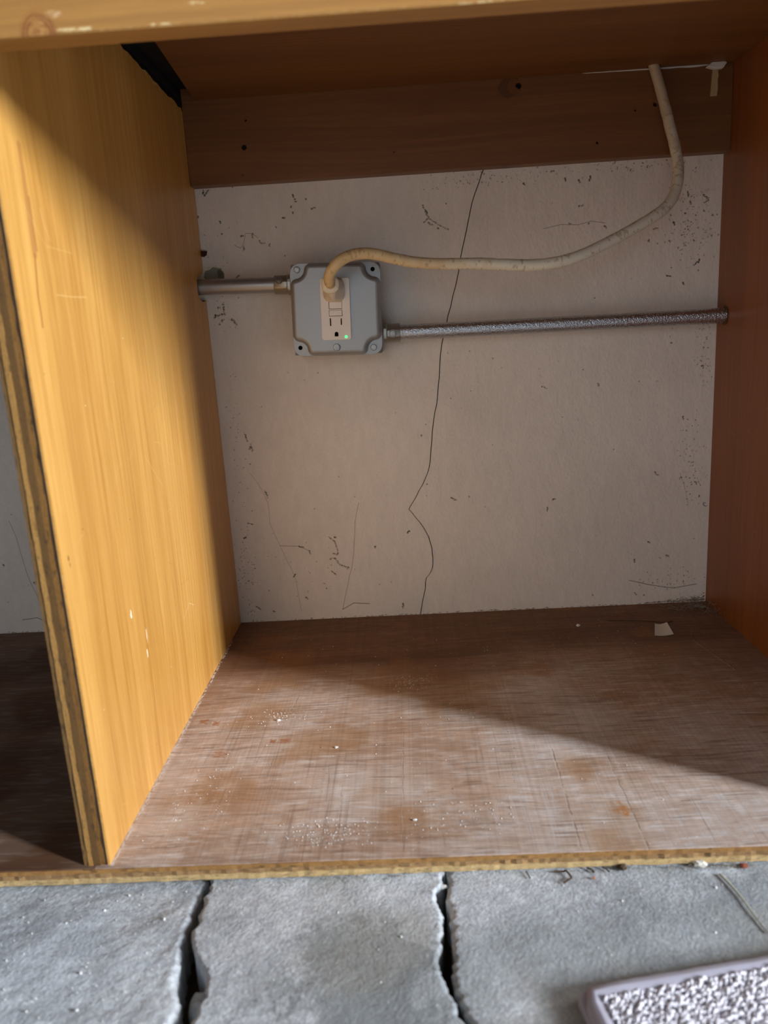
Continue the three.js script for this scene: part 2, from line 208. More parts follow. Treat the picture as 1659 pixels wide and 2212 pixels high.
  smudge([[0.122, 0.112], [0.131, 0.104], [0.134, 0.092], [0.1335, 0.086]], 0.0008, 0.5); smudge([[0.122, 0.081], [0.13, 0.082], [0.136, 0.072], [0.148, 0.068]], 0.0012, 0.55); smudge([[0.123, 0.066], [0.13, 0.059]], 0.0011, 0.5);
  smudge([[0.019, 0.405], [0.0195, 0.393], [0.010, 0.391]], 0.0014, 0.7, '#4c4234'); smudge([[0.012, 0.381], [0.018, 0.386]], 0.002, 0.55, '#4c4234'); smudge([[0.03, 0.386], [0.034, 0.378]], 0.0016, 0.4);
  smudge([[0.029, 0.25], [0.032, 0.238]], 0.0004, 0.7); smudge([[0.036, 0.235], [0.037, 0.226]], 0.0022, 0.5); smudge([[0.048, 0.176], [0.051, 0.166]], 0.0016, 0.5);
  smudge([[0.0095, 0.536], [0.0105, 0.5255], [0.016, 0.532]], 0.0007, 0.6, '#4c463c');
  for (let k = 0; k < 260; k++) { const t = rnd(); p.blot(0.6 - 0.075 * t * t, 0.0005 + rr(0, 0.014) * (1 - t) * rnd() + 0.001, rr(0.0005, 0.0018), rr(0.0003, 0.0008), '#5a4c3a', rr(0.15, 0.5)); }
  for (let k = 0; k < 200; k++) p.blot(rr(0, 0.6), rr(0.0, 0.0018), rr(0.0006, 0.002), rr(0.0003, 0.0008), '#5a4c3a', rr(0.15, 0.5));
  // bare grey patch where the paint was knocked off above the pipe
  p.blot(0.0115, 0.4385, 0.0115, 0.0075, '#8b8f80', 0.95, 0.25, 0.15); p.blot(0.02, 0.4375, 0.004, 0.0065, '#5c6052', 0.8, 0.2, 0.2); p.line([[0.0, 0.447], [0.012, 0.4475], [0.02, 0.445]], 0.0011, '#d8d2b8', 0.8);
});

const CX0 = -0.45, CX1 = 0.9, CZ0 = 0.3, CZ1 = 1.1;
const concreteBase = (u, v) => {
  const x = u * 0.6, z = v * 0.6;
  const c1 = fbm(x * 14, z * 14, 4), c2 = fbm(x * 90, z * 90, 3), c3 = fbm(x * 520, z * 520, 2);
  let t = 0.5 + (c1 - 0.5) * 0.45 + (c2 - 0.5) * 0.45 + (c3 - 0.5) * 0.6 + (hash(Math.floor(u * 2048), Math.floor(v * 2048)) - 0.5) * 0.35;
  let c = mix([148, 151, 155], [224, 227, 229], clamp(t));
  c = mix(c, [228, 230, 232], sstep(0.72, 0.86, vn(x * 640, z * 640)) * 0.55 * sstep(0.4, 0.6, c2 + 0.05));
  c = mix(c, [116, 122, 124], sstep(0.5, 0.62, fbm(x * 6 + 0.6, z * 6 + 3.2, 4)) * 0.45);
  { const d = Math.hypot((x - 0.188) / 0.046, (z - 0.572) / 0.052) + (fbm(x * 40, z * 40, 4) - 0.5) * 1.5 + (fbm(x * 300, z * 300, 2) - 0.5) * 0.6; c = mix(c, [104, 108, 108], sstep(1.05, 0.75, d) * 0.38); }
  c = mix(c, [132, 126, 112], sstep(0.56, 0.75, fbm(x * 11 + 5, z * 11 + 2, 3)) * 0.35);
  return c;
};
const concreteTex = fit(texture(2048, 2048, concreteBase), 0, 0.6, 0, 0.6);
const concreteBump = fit(texture(1024, 1024, (u, v) => { const x = u * 0.6, z = v * 0.6; return 255 * clamp(0.5 + (fbm(x * 160, z * 160, 4) - 0.5) * 0.6 + (vn(x * 900, z * 900) - 0.5) * 0.5); }, false), 0, 0.6, 0, 0.6);
const grainBump = fit(texture(512, 512, (u, v) => 255 * clamp(fbm(u * 200, v * 6, 3)), false), 0, 0.3, 0, 0.6);
const plasterBump = fit(texture(1024, 1024, (u, v) => 255 * clamp(0.5 + (fbm(u * 40, v * 24, 4) - 0.5) * 0.8 + (fbm(u * 220, v * 120, 2) - 0.5) * 0.35), false), 0, 0.5, 0, 0.5);
const steelBump = texture(256, 256, (u, v) => 255 * clamp(fbm(u * 40, v * 40, 3)), false); steelBump.repeat.set(1.5, 9);
const cordTex = texture(1024, 64, (u, v) => { const n = fbm(u * 60, v * 3, 3), s = fbm(u * 240, v * 8, 2); const y = sstep(0.42, 0.02, u + (n - 0.5) * 0.25); let c = mix([240, 232, 208], [222, 192, 138], y); c = mix(c, [150, 120, 80], sstep(0.62, 0.78, s) * 0.35); c = mix(c, [168, 138, 100], sstep(0.72, 0.95, u + (n - 0.5) * 0.2) * 0.5); return c; });  // browner far end paints in the shade where the cord rises
cordTex.wrapS = THREE.ClampToEdgeWrapping;
const edgeTex = fit(texture(1024, 128, (u, v) => { const c = timber(v * 0.02, u * 0.5, [172, 148, 114], [230, 208, 168], 5), k = 1 - sstep(0.6, 0.85, fbm(u * 90, v * 16, 3)) * 0.28 + (vn(u * 500, v * 40) - 0.5) * 0.16; return [c[0] * k, c[1] * k, c[2] * k]; }), 0, 0.5, 0, 0.02);

// ---------- materials ----------
const std = (o) => new THREE.MeshStandardMaterial(o);
const M = {
  panel: std({ map: panelTex, roughness: 0.36, bumpMap: grainBump, bumpScale: 0.00012 }),
  rail: std({ map: railTex, roughness: 0.5 }), wood: std({ map: railMat0, roughness: 0.5 }), backRail: std({ map: backRailTex, roughness: 0.5 }), right: std({ map: rightTex, roughness: 0.42 }),
  floorBoard: std({ map: floorTex, roughness: 0.72 }),
  board2: std({ map: boardTex2, roughness: 0.75 }),
  wall: std({ map: wallTex, roughness: 0.85, bumpMap: plasterBump, bumpScale: 0.0012 }), wallPlain: std({ color: '#4c4f52', roughness: 0.9 }), ceiling: std({ color: '#44464a', roughness: 0.95 }),
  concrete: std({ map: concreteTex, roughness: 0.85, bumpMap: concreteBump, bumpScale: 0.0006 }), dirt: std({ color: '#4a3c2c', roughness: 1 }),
  cover: std({ color: '#a9abaa', metalness: 0.5, roughness: 0.45 }), boxSteel: std({ color: '#85847e', metalness: 0.7, roughness: 0.45 }),
  emt: std({ color: '#b0b0ae', metalness: 0.7, roughness: 0.38 }), emtRough: std({ color: '#c6c8ca', metalness: 0.95, roughness: 0.27, bumpMap: steelBump, bumpScale: 0.0006 }), fitting: std({ color: '#a8a498', metalness: 0.75, roughness: 0.36 }), screw: std({ color: '#a8a6a0', metalness: 0.8, roughness: 0.38 }),
  plastic: std({ color: '#f4ebdf', roughness: 0.45 }), plasticDark: std({ color: '#0c0b0a', roughness: 0.8 }), plug: std({ color: '#ebdfc6', roughness: 0.6 }), cord: std({ map: cordTex, roughness: 0.6 }),
  led: std({ color: '#60ff90', emissive: '#3cff78', emissiveIntensity: 2.2, roughness: 0.4 }),
  paper: std({ color: '#ddd8cc', roughness: 0.9 }), caulk: std({ color: '#e2e0d8', roughness: 0.8 }), tape: std({ color: '#c3a87c', roughness: 0.9 }), chip: std({ color: '#eceae4', roughness: 0.9 }),
  twig: std({ color: '#4a3826', roughness: 1 }), straw: std({ color: '#a8a48c', roughness: 0.9 }), fluff: std({ color: '#8d8474', roughness: 1 }), redbit: std({ color: '#8a4a32', roughness: 1 }),
  mat: std({ color: '#aaa6b2', roughness: 1 }), loop: std({ color: '#e2dee4', roughness: 1 }),
};
const plyTone = (c) => std({ map: edgeTex, color: c, roughness: 0.7 });
const PLY = { tan: plyTone('#8e744c'), pale: plyTone('#d0ac70'), olive: plyTone('#83683c'), amber: plyTone('#9f7c44'), dark: plyTone('#45372c'), straw: plyTone('#f0e2c4'), brown: plyTone('#b8a084'), lip: plyTone('#bc9868') };

// ---------- the room ----------
const H = 2.9, RX0 = -2.2, RX1 = 5.7;
{ // back wall: two sheets of plaster parted by the long hairline crack
  const w = struct('wall_back', 'white painted plaster wall with a long hairline crack');
  part('masonry', box(RX0, RX1, -0.1, H, -0.2, -0.008), M.wallPlain, w);
  const crack = [[0.3369,0.5464],[0.3329,0.5345],[0.3279,0.5225],[0.3216,0.5080],[0.3157,0.4883],[0.3114,0.4709],[0.3046,0.4457],[0.3000,0.4227],[0.2925,0.3969],[0.2863,0.3761],[0.2778,0.3443],[0.2739,0.3172],[0.2706,0.2896],[0.2687,0.2729],[0.2631,0.2478],[0.2606,0.2279],[0.2580,0.2078],[0.2556,0.1933],[0.2497,0.1789],[0.2415,0.1646],[0.2352,0.1530],[0.2276,0.1414],[0.2352,0.1308],[0.2451,0.1163],[0.2510,0.1038],[0.2545,0.0883],[0.2551,0.0760],[0.2539,0.0617],[0.2513,0.0562],[0.2456,0.0496],[0.2438,0.0359],[0.2370,0.0070],[0.2341,-0.0050]];
  const line = [[crack[0][0] + 0.01, 0.62], ...crack, [0.23, -0.1]], g = 0.00055;
  const jag = []; line.forEach((p, i) => { jag.push(p); if (i < line.length - 1) { const q = line[i + 1]; jag.push([(p[0] + q[0]) / 2 + rr(-0.0007, 0.0007), (p[1] + q[1]) / 2]); } });
  const left = new THREE.Shape(), right = new THREE.Shape();
  left.moveTo(RX0, -0.1); left.lineTo(RX0, H); left.lineTo(jag[0][0] - g, H); jag.forEach(p => left.lineTo(p[0] - g, p[1])); left.closePath();
  right.moveTo(RX1, -0.1); right.lineTo(RX1, H); right.lineTo(jag[0][0] + g, H); jag.forEach(p => right.lineTo(p[0] + g, p[1])); right.closePath();
  for (const s of [left, right]) { const e = new THREE.ExtrudeGeometry(s, { depth: 0.008, bevelEnabled: false }); e.translate(0, 0, -0.008); part('plaster_sheet', e, M.wall, w); }
}
for (const [n, l, g] of [['wall_left', 'brown board side wall of the room', box(RX0 - 0.15, RX0, -0.1, H, -0.2, 2.9)], ['wall_right', 'brown board side wall beyond the window', box(RX1, RX1 + 0.15, -0.1, H, -0.2, 2.9)], ['ceiling', 'brown board ceiling of the room', box(RX0 - 0.15, RX1 + 0.15, H, H + 0.12, -0.2, 2.9)]])
  part(n === 'ceiling' ? 'ceiling_board' : 'wall_board', g, n === 'ceiling' ? M.ceiling : M.wallPlain, struct(n, l));
{ // wall opposite the cabinet, with the window that lights the scene
  const w = struct('wall_front', 'brown board wall with the daylight window'), x0 = WIN.x - WIN.w / 2, x1 = WIN.x + WIN.w / 2, y0 = WIN.y - WIN.h / 2, y1 = WIN.y + WIN.h / 2;
  const s = new THREE.Shape([[RX0, -0.1], [RX1, -0.1], [RX1, H], [RX0, H]].map(p => new THREE.Vector2(...p))); s.holes.push(new THREE.Path([[x0, y0], [x0, y1], [x1, y1], [x1, y0]].map(p => new THREE.Vector2(...p))));
  const d = { x0: FILL_DOOR.x - FILL_DOOR.w / 2, x1: FILL_DOOR.x + FILL_DOOR.w / 2, y0: FILL_DOOR.y - FILL_DOOR.h / 2, y1: FILL_DOOR.y + FILL_DOOR.h / 2 };
  s.holes.push(new THREE.Path([[d.x0, d.y0], [d.x0, d.y1], [d.x1, d.y1], [d.x1, d.y0]].map(p => new THREE.Vector2(...p))));
  const e = new THREE.ExtrudeGeometry(s, { depth: 0.15, bevelEnabled: false }); e.translate(0, 0, WIN.z); part('wall_board', e, M.wallPlain, w);
  const glass = new THREE.MeshPhysicalMaterial({ color: '#ffffff', transmission: 1, roughness: 0, thickness: 0 });
  for (const [n, l, a, b, c, f] of [['window_1', 'white framed window letting in the daylight', x0, x1, y0, y1], ['door_added_1', 'white framed glass door added behind the viewer for fill light', d.x0, d.x1, d.y0, d.y1]]) {
    const win = struct(n, l), z = WIN.z, t = n === 'door_added_1' ? 0.08 : 0.04;
    part('frame', mergeGeometries([box(a, a + t, c, f, z + 0.05, z + 0.1), box(b - t, b, c, f, z + 0.05, z + 0.1), box(a + t, b - t, c, c + t, z + 0.05, z + 0.1), box(a + t, b - t, f - t, f, z + 0.05, z + 0.1)]), M.plastic, win);
    part('pane', box(a + t, b - t, c + t, f - t, z + 0.07, z + 0.074), glass, win);
  }
}
const k1L = [[0.0674,0.4582],[0.0693,0.4686],[0.0678,0.4814],[0.0664,0.4963],[0.0670,0.5096],[0.0655,0.5247],[0.0668,0.5337],[0.0696,0.5465],[0.0716,0.5576],[0.0736,0.5656],[0.0785,0.5769],[0.0778,0.5823],[0.0751,0.5888],[0.0770,0.6031]], k1R = [[0.0704,0.4621],[0.0725,0.4706],[0.0725,0.4801],[0.0719,0.4911],[0.0727,0.5031],[0.0737,0.5133],[0.0720,0.5254],[0.0763,0.5350],[0.0814,0.5427],[0.0871,0.5503],[0.0910,0.5589],[0.0936,0.5716],[0.0908,0.5757],[0.0905,0.5834],[0.0890,0.5920],[0.0908,0.6061]], k2L = [[0.2420,0.4658],[0.2411,0.4716],[0.2390,0.4810],[0.2360,0.4888],[0.2341,0.4976],[0.2363,0.5039],[0.2382,0.5108],[0.2389,0.5154],[0.2367,0.5274],[0.2362,0.5390],[0.2337,0.5478],[0.2332,0.5549],[0.2351,0.5620],[0.2375,0.5692],[0.2403,0.5768],[0.2426,0.5836],[0.2432,0.5898],[0.2479,0.5969],[0.2521,0.6108]], k2R = [[0.2441,0.4659],[0.2434,0.4717],[0.2449,0.4799],[0.2435,0.4873],[0.2413,0.4980],[0.2436,0.5068],[0.2426,0.5139],[0.2448,0.5238],[0.2438,0.5343],[0.2437,0.5445],[0.2451,0.5493],[0.2432,0.5567],[0.2410,0.5612],[0.2427,0.5694],[0.2456,0.5783],[0.2465,0.5847],[0.2483,0.5921],[0.2510,0.5970],[0.2551,0.6108]];
{
  const fl = struct('floor', 'grey concrete floor broken by two open cracks');
  const s = new THREE.Shape([[RX0, -0.2], [RX1, -0.2], [RX1, 2.9], [RX0, 2.9]].map(p => new THREE.Vector2(...p)));
  s.holes.push(new THREE.Path([[CX0, CZ0], [CX0, CZ1], [CX1, CZ1], [CX1, CZ0]].map(p => new THREE.Vector2(...p))));
  const e = new THREE.ExtrudeGeometry(s, { depth: 0.06, bevelEnabled: false }); e.rotateX(Math.PI / 2); e.translate(0, -0.0145, 0); part('concrete_field', e, M.concrete, fl);
  part('soil', box(CX0, CX1, -0.09, -0.05, CZ0, CZ1), M.dirt, fl);
  // an edge polyline evaluated at z, with a little fracture noise
  const edge = (k) => (z) => { let i = 0; while (i < k.length - 2 && z > k[i + 1][1]) i++; const a = k[i], b = k[i + 1]; let x; if (z < k[0][1]) x = k[0][0]; else if (z > k[k.length - 1][1]) x = k[k.length - 1][0] + (z - k[k.length - 1][1]) * 0.12; else x = a[0] + (b[0] - a[0]) * (z - a[1]) / (b[1] - a[1]); return x + (fbm(z * 260, k[0][0] * 900, 4) - 0.5) * 0.0055; };
  const slab = (eL, eR, y0, amp, freq, o, ew = 0.001, ed = 0.002) => {
    const zs = []; for (let z = CZ0; z < 0.45; z += 0.03) zs.push(z); for (let z = 0.45; z < 0.64; z += 0.0018) zs.push(z); for (let z = 0.64; z < CZ1; z += 0.02) zs.push(z); zs.push(CZ1);
    const N = 110, pos = [], uv = [], idx = [];
    const ts = []; for (let i = 0; i <= N; i++) { const t = i / N; ts.push(t); }
    zs.forEach((z, j) => {
      const a = eL(z), b = eR(z), row = [];
      row.push([a, -0.055, 0]); row.push([a + (fbm(z * 150, 3 + o, 2) - 0.3) * 0.003, -0.03, 0]);
      for (const t of ts) {
        const q = t < 0.5 ? Math.pow(t * 2, 1.6) / 2 : 1 - Math.pow((1 - t) * 2, 1.6) / 2, x = a + (b - a) * q, d = Math.min(x - a, b - x);
        const inner = eL.flat && x - a === d ? 1 : eR.flat && b - x === d ? 1 : sstep(-0.0005, ew + ew * 3 * fbm(x * 90, z * 90, 2), d);
        const tz = sstep(0, 0.05, z - CZ0) * sstep(0, 0.05, CZ1 - z);
        row.push([x, y0 + ((fbm(x * freq + o, z * freq, 4) - 0.5) * amp + (fbm(x * freq * 5, z * freq * 5 + o, 3) - 0.5) * amp * 0.35) * tz - (1 - inner) * ed * (0.6 + 0.8 * fbm(x * 60, z * 60, 2)), 1]);
      }
      row.push([b - (fbm(z * 150, 9 + o, 2) - 0.3) * 0.003, -0.03, 0]); row.push([b, -0.055, 0]);
      row.forEach(r => { pos.push(r[0], r[1], z); uv.push(r[0] + (r[2] ? 0 : r[1]), z); });
    });
    const C = N + 5; for (let j = 0; j < zs.length - 1; j++) for (let i = 0; i < C - 1; i++) { const a = j * C + i, b = a + 1, c = a + C, d = c + 1; idx.push(a, c, b, b, c, d); }
    const g = new THREE.BufferGeometry(); g.setAttribute('position', new THREE.Float32BufferAttribute(pos, 3)); g.setAttribute('uv', new THREE.Float32BufferAttribute(uv, 2)); g.setIndex(idx); g.computeVertexNormals(); return g;
  };
  const fL = () => CX0, fR = () => CX1; fL.flat = fR.flat = true;
  part('concrete_slab', slab(fL, edge(k1L), -0.0182, 0.0036, 34, 1, 0.0012, 0.0032), M.concrete, fl);
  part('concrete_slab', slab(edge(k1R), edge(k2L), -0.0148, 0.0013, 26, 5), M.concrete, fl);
  part('concrete_slab', slab(edge(k2R), fR, -0.0148, 0.0013, 22, 9), M.concrete, fl);
}

// ---------- the cabinet ----------
const W = 0.602, D = 0.4706, T = 0.019, HC = 0.6208, HR = 0.534;
const cab = thing('cabinet', 'open plywood base cabinet, varnished orange, with a dusty bottom board', 'cabinet');
{
  // left partition: five plies; the edge towards the wall is ragged and notched round the pipe
  const sp = group('side_panel', cab), plies = [[-0.019, -0.0155, 'tan'], [-0.0155, -0.0118, 'pale'], [-0.0118, -0.0068, 'olive'], [-0.0068, -0.0034, 'amber'], [-0.0034, -0.0016, 'dark'], [-0.0016, 0, 'face']];
  plies.forEach(([x0, x1, c], i) => {
    const s = new THREE.Shape(), f = D + rr(-0.0004, 0.0004) - (c === 'dark' ? 0.0006 : 0), back = [];
    for (let y = 0.0; y <= 0.6; y += 0.008) back.push([0.0006 + rr(0, 0.0011), y]);
    const notch = [[0.001, 0.4095], [0.012, 0.4075], [0.026, 0.4085], [0.0355, 0.413], [0.0375, 0.4215], [0.0355, 0.431], [0.027, 0.4365], [0.016, 0.4372], [0.008, 0.4395], [0.0012, 0.4445]];
    const rear = back.filter(p => p[1] < 0.408).concat(notch.map(p => [p[0] + rr(-0.0005, 0.0005), p[1] + rr(-0.0005, 0.0005)]), back.filter(p => p[1] > 0.446));
    s.moveTo(rear[0][0], 0); s.lineTo(f, 0);
    for (let y = 0.01; y < 0.68; y += 0.01) s.lineTo(f + (c === 'face' ? 0 : rr(-0.0003, 0.0003)), y);
    s.lineTo(f, 0.685); s.lineTo(0.33, 0.685); s.lineTo(0.32, 0.622);
    for (let z = 0.31; z > 0.02; z -= 0.012) s.lineTo(z, 0.6135 + (z - 0.05) * 0.025 + rr(-0.0014, 0.0014));
    for (let k = rear.length - 1; k > 0; k--) s.lineTo(rear[k][0], rear[k][1]);
    s.closePath();
    const g = sideways(s, x0, x1);
    if (c !== 'face') { const p = g.attributes.position, u = g.attributes.uv; for (let k = 0; k < p.count; k++) u.setXY(k, p.getY(k), p.getX(k) + p.getZ(k) * 0.3); }
    part('ply', g, c === 'face' ? M.panel : PLY[c], sp);
  });
  { const f = new THREE.Shape([[0, 0.4655], [0.0072, 0.4648], [0.0062, 0.4605], [0.003, 0.4585], [0, 0.459]].map(p => new THREE.Vector2(...p))); const g = new THREE.ExtrudeGeometry(f, { depth: 0.002, bevelEnabled: false }); g.translate(0.0002, 0, 0.0015); const m = part('splinter', g, std({ color: '#4a2a16', roughness: 0.9 }), sp); m.userData.label = 'dark torn splinter'; }
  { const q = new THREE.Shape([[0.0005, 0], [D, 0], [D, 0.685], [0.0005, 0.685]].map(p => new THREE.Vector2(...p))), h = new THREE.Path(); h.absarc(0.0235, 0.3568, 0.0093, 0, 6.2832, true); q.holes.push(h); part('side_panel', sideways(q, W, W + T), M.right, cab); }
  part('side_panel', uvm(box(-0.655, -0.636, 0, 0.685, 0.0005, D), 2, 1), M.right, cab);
  // bottom board: three plies
  const bp = group('bottom_panel', cab), zF = 0.4735;
  const ragged = (y0, y1, zf, dz, xa = -0.66, xb = W + T) => { const s = new THREE.Shape(); s.moveTo(xa, 0); s.lineTo(xb, 0); for (let x = xb; x > xa; x -= 0.004) s.lineTo(x, -(zf + rr(-dz, dz))); s.lineTo(xa, -zf); s.closePath(); const g = new THREE.ExtrudeGeometry(s, { depth: y1 - y0, bevelEnabled: false }); g.rotateX(-Math.PI / 2); g.translate(0, y0, 0); return g; };
  // ExtrudeGeometry lies in x / -z after the turn: uv back to (x, z)
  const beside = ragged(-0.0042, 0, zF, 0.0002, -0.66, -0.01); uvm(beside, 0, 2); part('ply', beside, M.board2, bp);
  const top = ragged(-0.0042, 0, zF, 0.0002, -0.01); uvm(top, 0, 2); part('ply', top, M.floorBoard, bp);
  const topEdge = ragged(-0.0043, -0.0009, zF + 0.0006, 0.0003); uvm(topEdge, 0, 1); part('ply', topEdge, PLY.lip, bp);
  const mid = ragged(-0.0084, -0.0043, zF - 0.0004, 0.0008); uvm(mid, 0, 1); part('ply', mid, PLY.brown, bp);
  const low = ragged(-0.0128, -0.0084, zF + 0.0002, 0.0004); uvm(low, 0, 1); part('ply', low, PLY.straw, bp);
  // underside of the drawer space: boards that stop short of the partition and leave a dark slot
  const ts = new THREE.Shape(); ts.moveTo(0.0155, -0.0195); ts.lineTo(0.0225, -0.12); ts.lineTo(0.028, -0.2); ts.lineTo(0.036, -0.33); ts.lineTo(0.036, -D); ts.lineTo(W - 0.0006, -D); ts.lineTo(W - 0.0006, -0.0195); ts.closePath(); { const q = new THREE.Path(); q.absarc(0.5137, -0.027, 0.0068, 0, 6.2832, true); ts.holes.push(q); }
  const tg = new THREE.ExtrudeGeometry(ts, { depth: 0.012, bevelEnabled: false }); tg.rotateX(-Math.PI / 2); tg.translate(0, HC, 0); { const p = tg.attributes.position, u = tg.attributes.uv; for (let k = 0; k < p.count; k++) u.setXY(k, p.getZ(k), p.getX(k)); }
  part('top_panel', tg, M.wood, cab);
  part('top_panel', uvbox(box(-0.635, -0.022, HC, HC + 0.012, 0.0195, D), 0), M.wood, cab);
  // back rail with screw holes
  for (const [x0, x1] of [[0.0008, W - 0.0006], [-0.6355, -0.0195]]) {
    const s = new THREE.Shape([[x0, HR], [x1, HR], [x1, HC + 0.03], [x0, HC + 0.03]].map(p => new THREE.Vector2(...p)));
    if (x0 > 0) for (const [hx, hy, r] of [[0.0694, 0.5976, 0.0017], [0.0651, 0.5704, 0.0034], [0.0607, 0.5417, 0.0012], [0.371, 0.6133, 0.0038], [0.4563, 0.5504, 0.0018], [0.4973, 0.5806, 0.0017], [0.5187, 0.5852, 0.0028], [0.232, 0.555, 0.0012]]) { const h = new THREE.Path(); h.absarc(hx, hy, r, 0, 6.2832, true); s.holes.push(h); }
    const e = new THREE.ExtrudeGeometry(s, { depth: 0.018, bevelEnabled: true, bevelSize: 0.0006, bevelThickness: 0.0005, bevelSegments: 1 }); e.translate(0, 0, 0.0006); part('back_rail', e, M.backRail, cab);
  }
  { const sc = part('screw', new THREE.CylinderGeometry(0.0029, 0.0029, 0.004, 12).rotateX(Math.PI / 2).translate(0.0651, 0.5704, 0.0155), std({ color: '#2a2018', metalness: 0.6, roughness: 0.6 }), cab); sc.userData.label = 'dark screw head sunk in the rail'; }
  // front rail under the worktop
  const fr = uvm(box(-0.66, W + T, 0.5303, 0.69, D + 0.0004, 0.4905, 0.0014), 0, 1);
  { const n = fr.attributes.normal, p = fr.attributes.position, u = fr.attributes.uv; for (let k = 0; k < p.count; k++) if (Math.abs(n.getY(k)) > 0.8) u.setY(k, 0.545 + (0.4905 - p.getZ(k)) * 1.0); }
  part('front_rail', fr, M.rail, cab);
  part('worktop', uvbox(box(-0.68, W + 0.04, 0.6905, 0.725, 0.0005, 0.51, 0.002), 0), M.wood, cab);
  { const c = part('shade_block', box(-0.0185, 0.034, 0.6335, 0.66, 0.0195, 0.46), std({ color: '#120f0e', roughness: 0.7 }), cab); c.userData.label = 'black block added to darken the slot'; }  // added black blocks stand in for the deep shade inside the slot
  part('shade_block', box(-0.0185, -0.0004, 0.6215, 0.633, 0.0195, 0.3), std({ color: '#120f0e', roughness: 0.7 }), cab); part('shade_block', box(-0.0185, 0.0006, 0.6155, 0.633, 0.0008, 0.019), std({ color: '#120f0e', roughness: 0.7 }), cab);
  // caulk squeezed out where back rail and top panel meet
  const c = new THREE.Shape(); c.moveTo(0.44, HC - 0.0001); c.lineTo(0.5755, HC - 0.0001); for (let x = 0.5755; x > 0.44; x -= 0.006) c.lineTo(x, HC - 0.0004 - (x - 0.44) * 0.012 * rr(0.5, 1.1)); c.closePath();
  const cg = new THREE.ExtrudeGeometry(c, { depth: 0.0012, bevelEnabled: false }); cg.translate(0, 0, 0.0192); part('caulk', cg, M.caulk, cab);
  const blob = new THREE.Shape([[0.572, 0.6175], [0.576, 0.6205], [0.5895, 0.6207], [0.591, 0.6195], [0.588, 0.6155], [0.58, 0.6152]].map(p => new THREE.Vector2(...p))); const bg = new THREE.ExtrudeGeometry(blob, { depth: 0.006, bevelEnabled: true, bevelSize: 0.0006, bevelThickness: 0.0008, bevelSegments: 1 }); bg.translate(0, 0, 0.0198); part('caulk', bg, M.caulk, cab);
}
{ // strip of tape below the caulk
  const s = new THREE.Shape(); s.moveTo(0.5788, 0.6145); s.lineTo(0.5855, 0.6145); for (let y = 0.613; y > 0.5895; y -= 0.004) s.lineTo(0.5852 + rr(-0.0004, 0.0004), y); s.lineTo(0.5845, 0.589); s.lineTo(0.5775, 0.589); s.closePath();
  const g = new THREE.ExtrudeGeometry(s, { depth: 0.0008, bevelEnabled: false }); g.translate(0, 0, 0.0193);
  solo('tape_strip', g, M.tape, 'short tan strip stuck on the back rail in the upper right corner', 'tape');
}

// ---------- outlet box ----------
const evalr = new Evaluator();
function screwHead(r) {
  const prof = [[0.00001, 0], [r, 0], [r, r * 0.25], [r * 0.85, r * 0.52], [r * 0.5, r * 0.7], [0.00001, r * 0.75]].map(p => new THREE.Vector2(...p));
  let b = new Brush(new THREE.LatheGeometry(prof, 20)); b.updateMatrixWorld();
  for (const a of [0.6, 0.6 + Math.PI / 2]) { const c = new Brush(new THREE.BoxGeometry(r * 1.3, r * 0.9, r * 0.3)); c.position.y = r * 0.75; c.rotation.y = a; c.updateMatrixWorld(); b = evalr.evaluate(b, c, SUBTRACTION); }
  const g = b.geometry; g.rotateX(Math.PI / 2); return toCreasedNormals(g.index ? g.toNonIndexed() : g, 0.6);
}
const SCREW = screwHead(0.0042), SCREWS = screwHead(0.0037);
function roundPoly(P, R, seg = 7) {
  const out = []; const n = P.length;
  P.forEach((p, i) => {
    const a = P[(i + n - 1) % n], b = P[(i + 1) % n], r = Array.isArray(R) ? R[i] : R;
    const da = new THREE.Vector2(a[0] - p[0], a[1] - p[1]).normalize(), db = new THREE.Vector2(b[0] - p[0], b[1] - p[1]).normalize();
    const half = Math.acos(clamp(da.dot(db), -1, 1)) / 2, rad = r * Math.tan(half), bi = da.clone().add(db).normalize(), c = [p[0] + bi.x * r / Math.cos(half), p[1] + bi.y * r / Math.cos(half)];
    const a0 = Math.atan2(p[1] + da.y * r - c[1], p[0] + da.x * r - c[0]); let a1 = Math.atan2(p[1] + db.y * r - c[1], p[0] + db.x * r - c[0]) - a0; while (a1 > Math.PI) a1 -= 2 * Math.PI; while (a1 < -Math.PI) a1 += 2 * Math.PI;
    for (let k = 0; k <= seg; k++) { const t = a0 + a1 * k / seg; out.push([c[0] + Math.cos(t) * rad, c[1] + Math.sin(t) * rad]); }
  });
  return out;
}
const OB = thing('outlet_box', 'square grey metal outlet box with ground-fault receptacle and green light', 'outlet');
OB.position.set(0.1575, 0.389, 0); OB.rotation.z = -0.030;
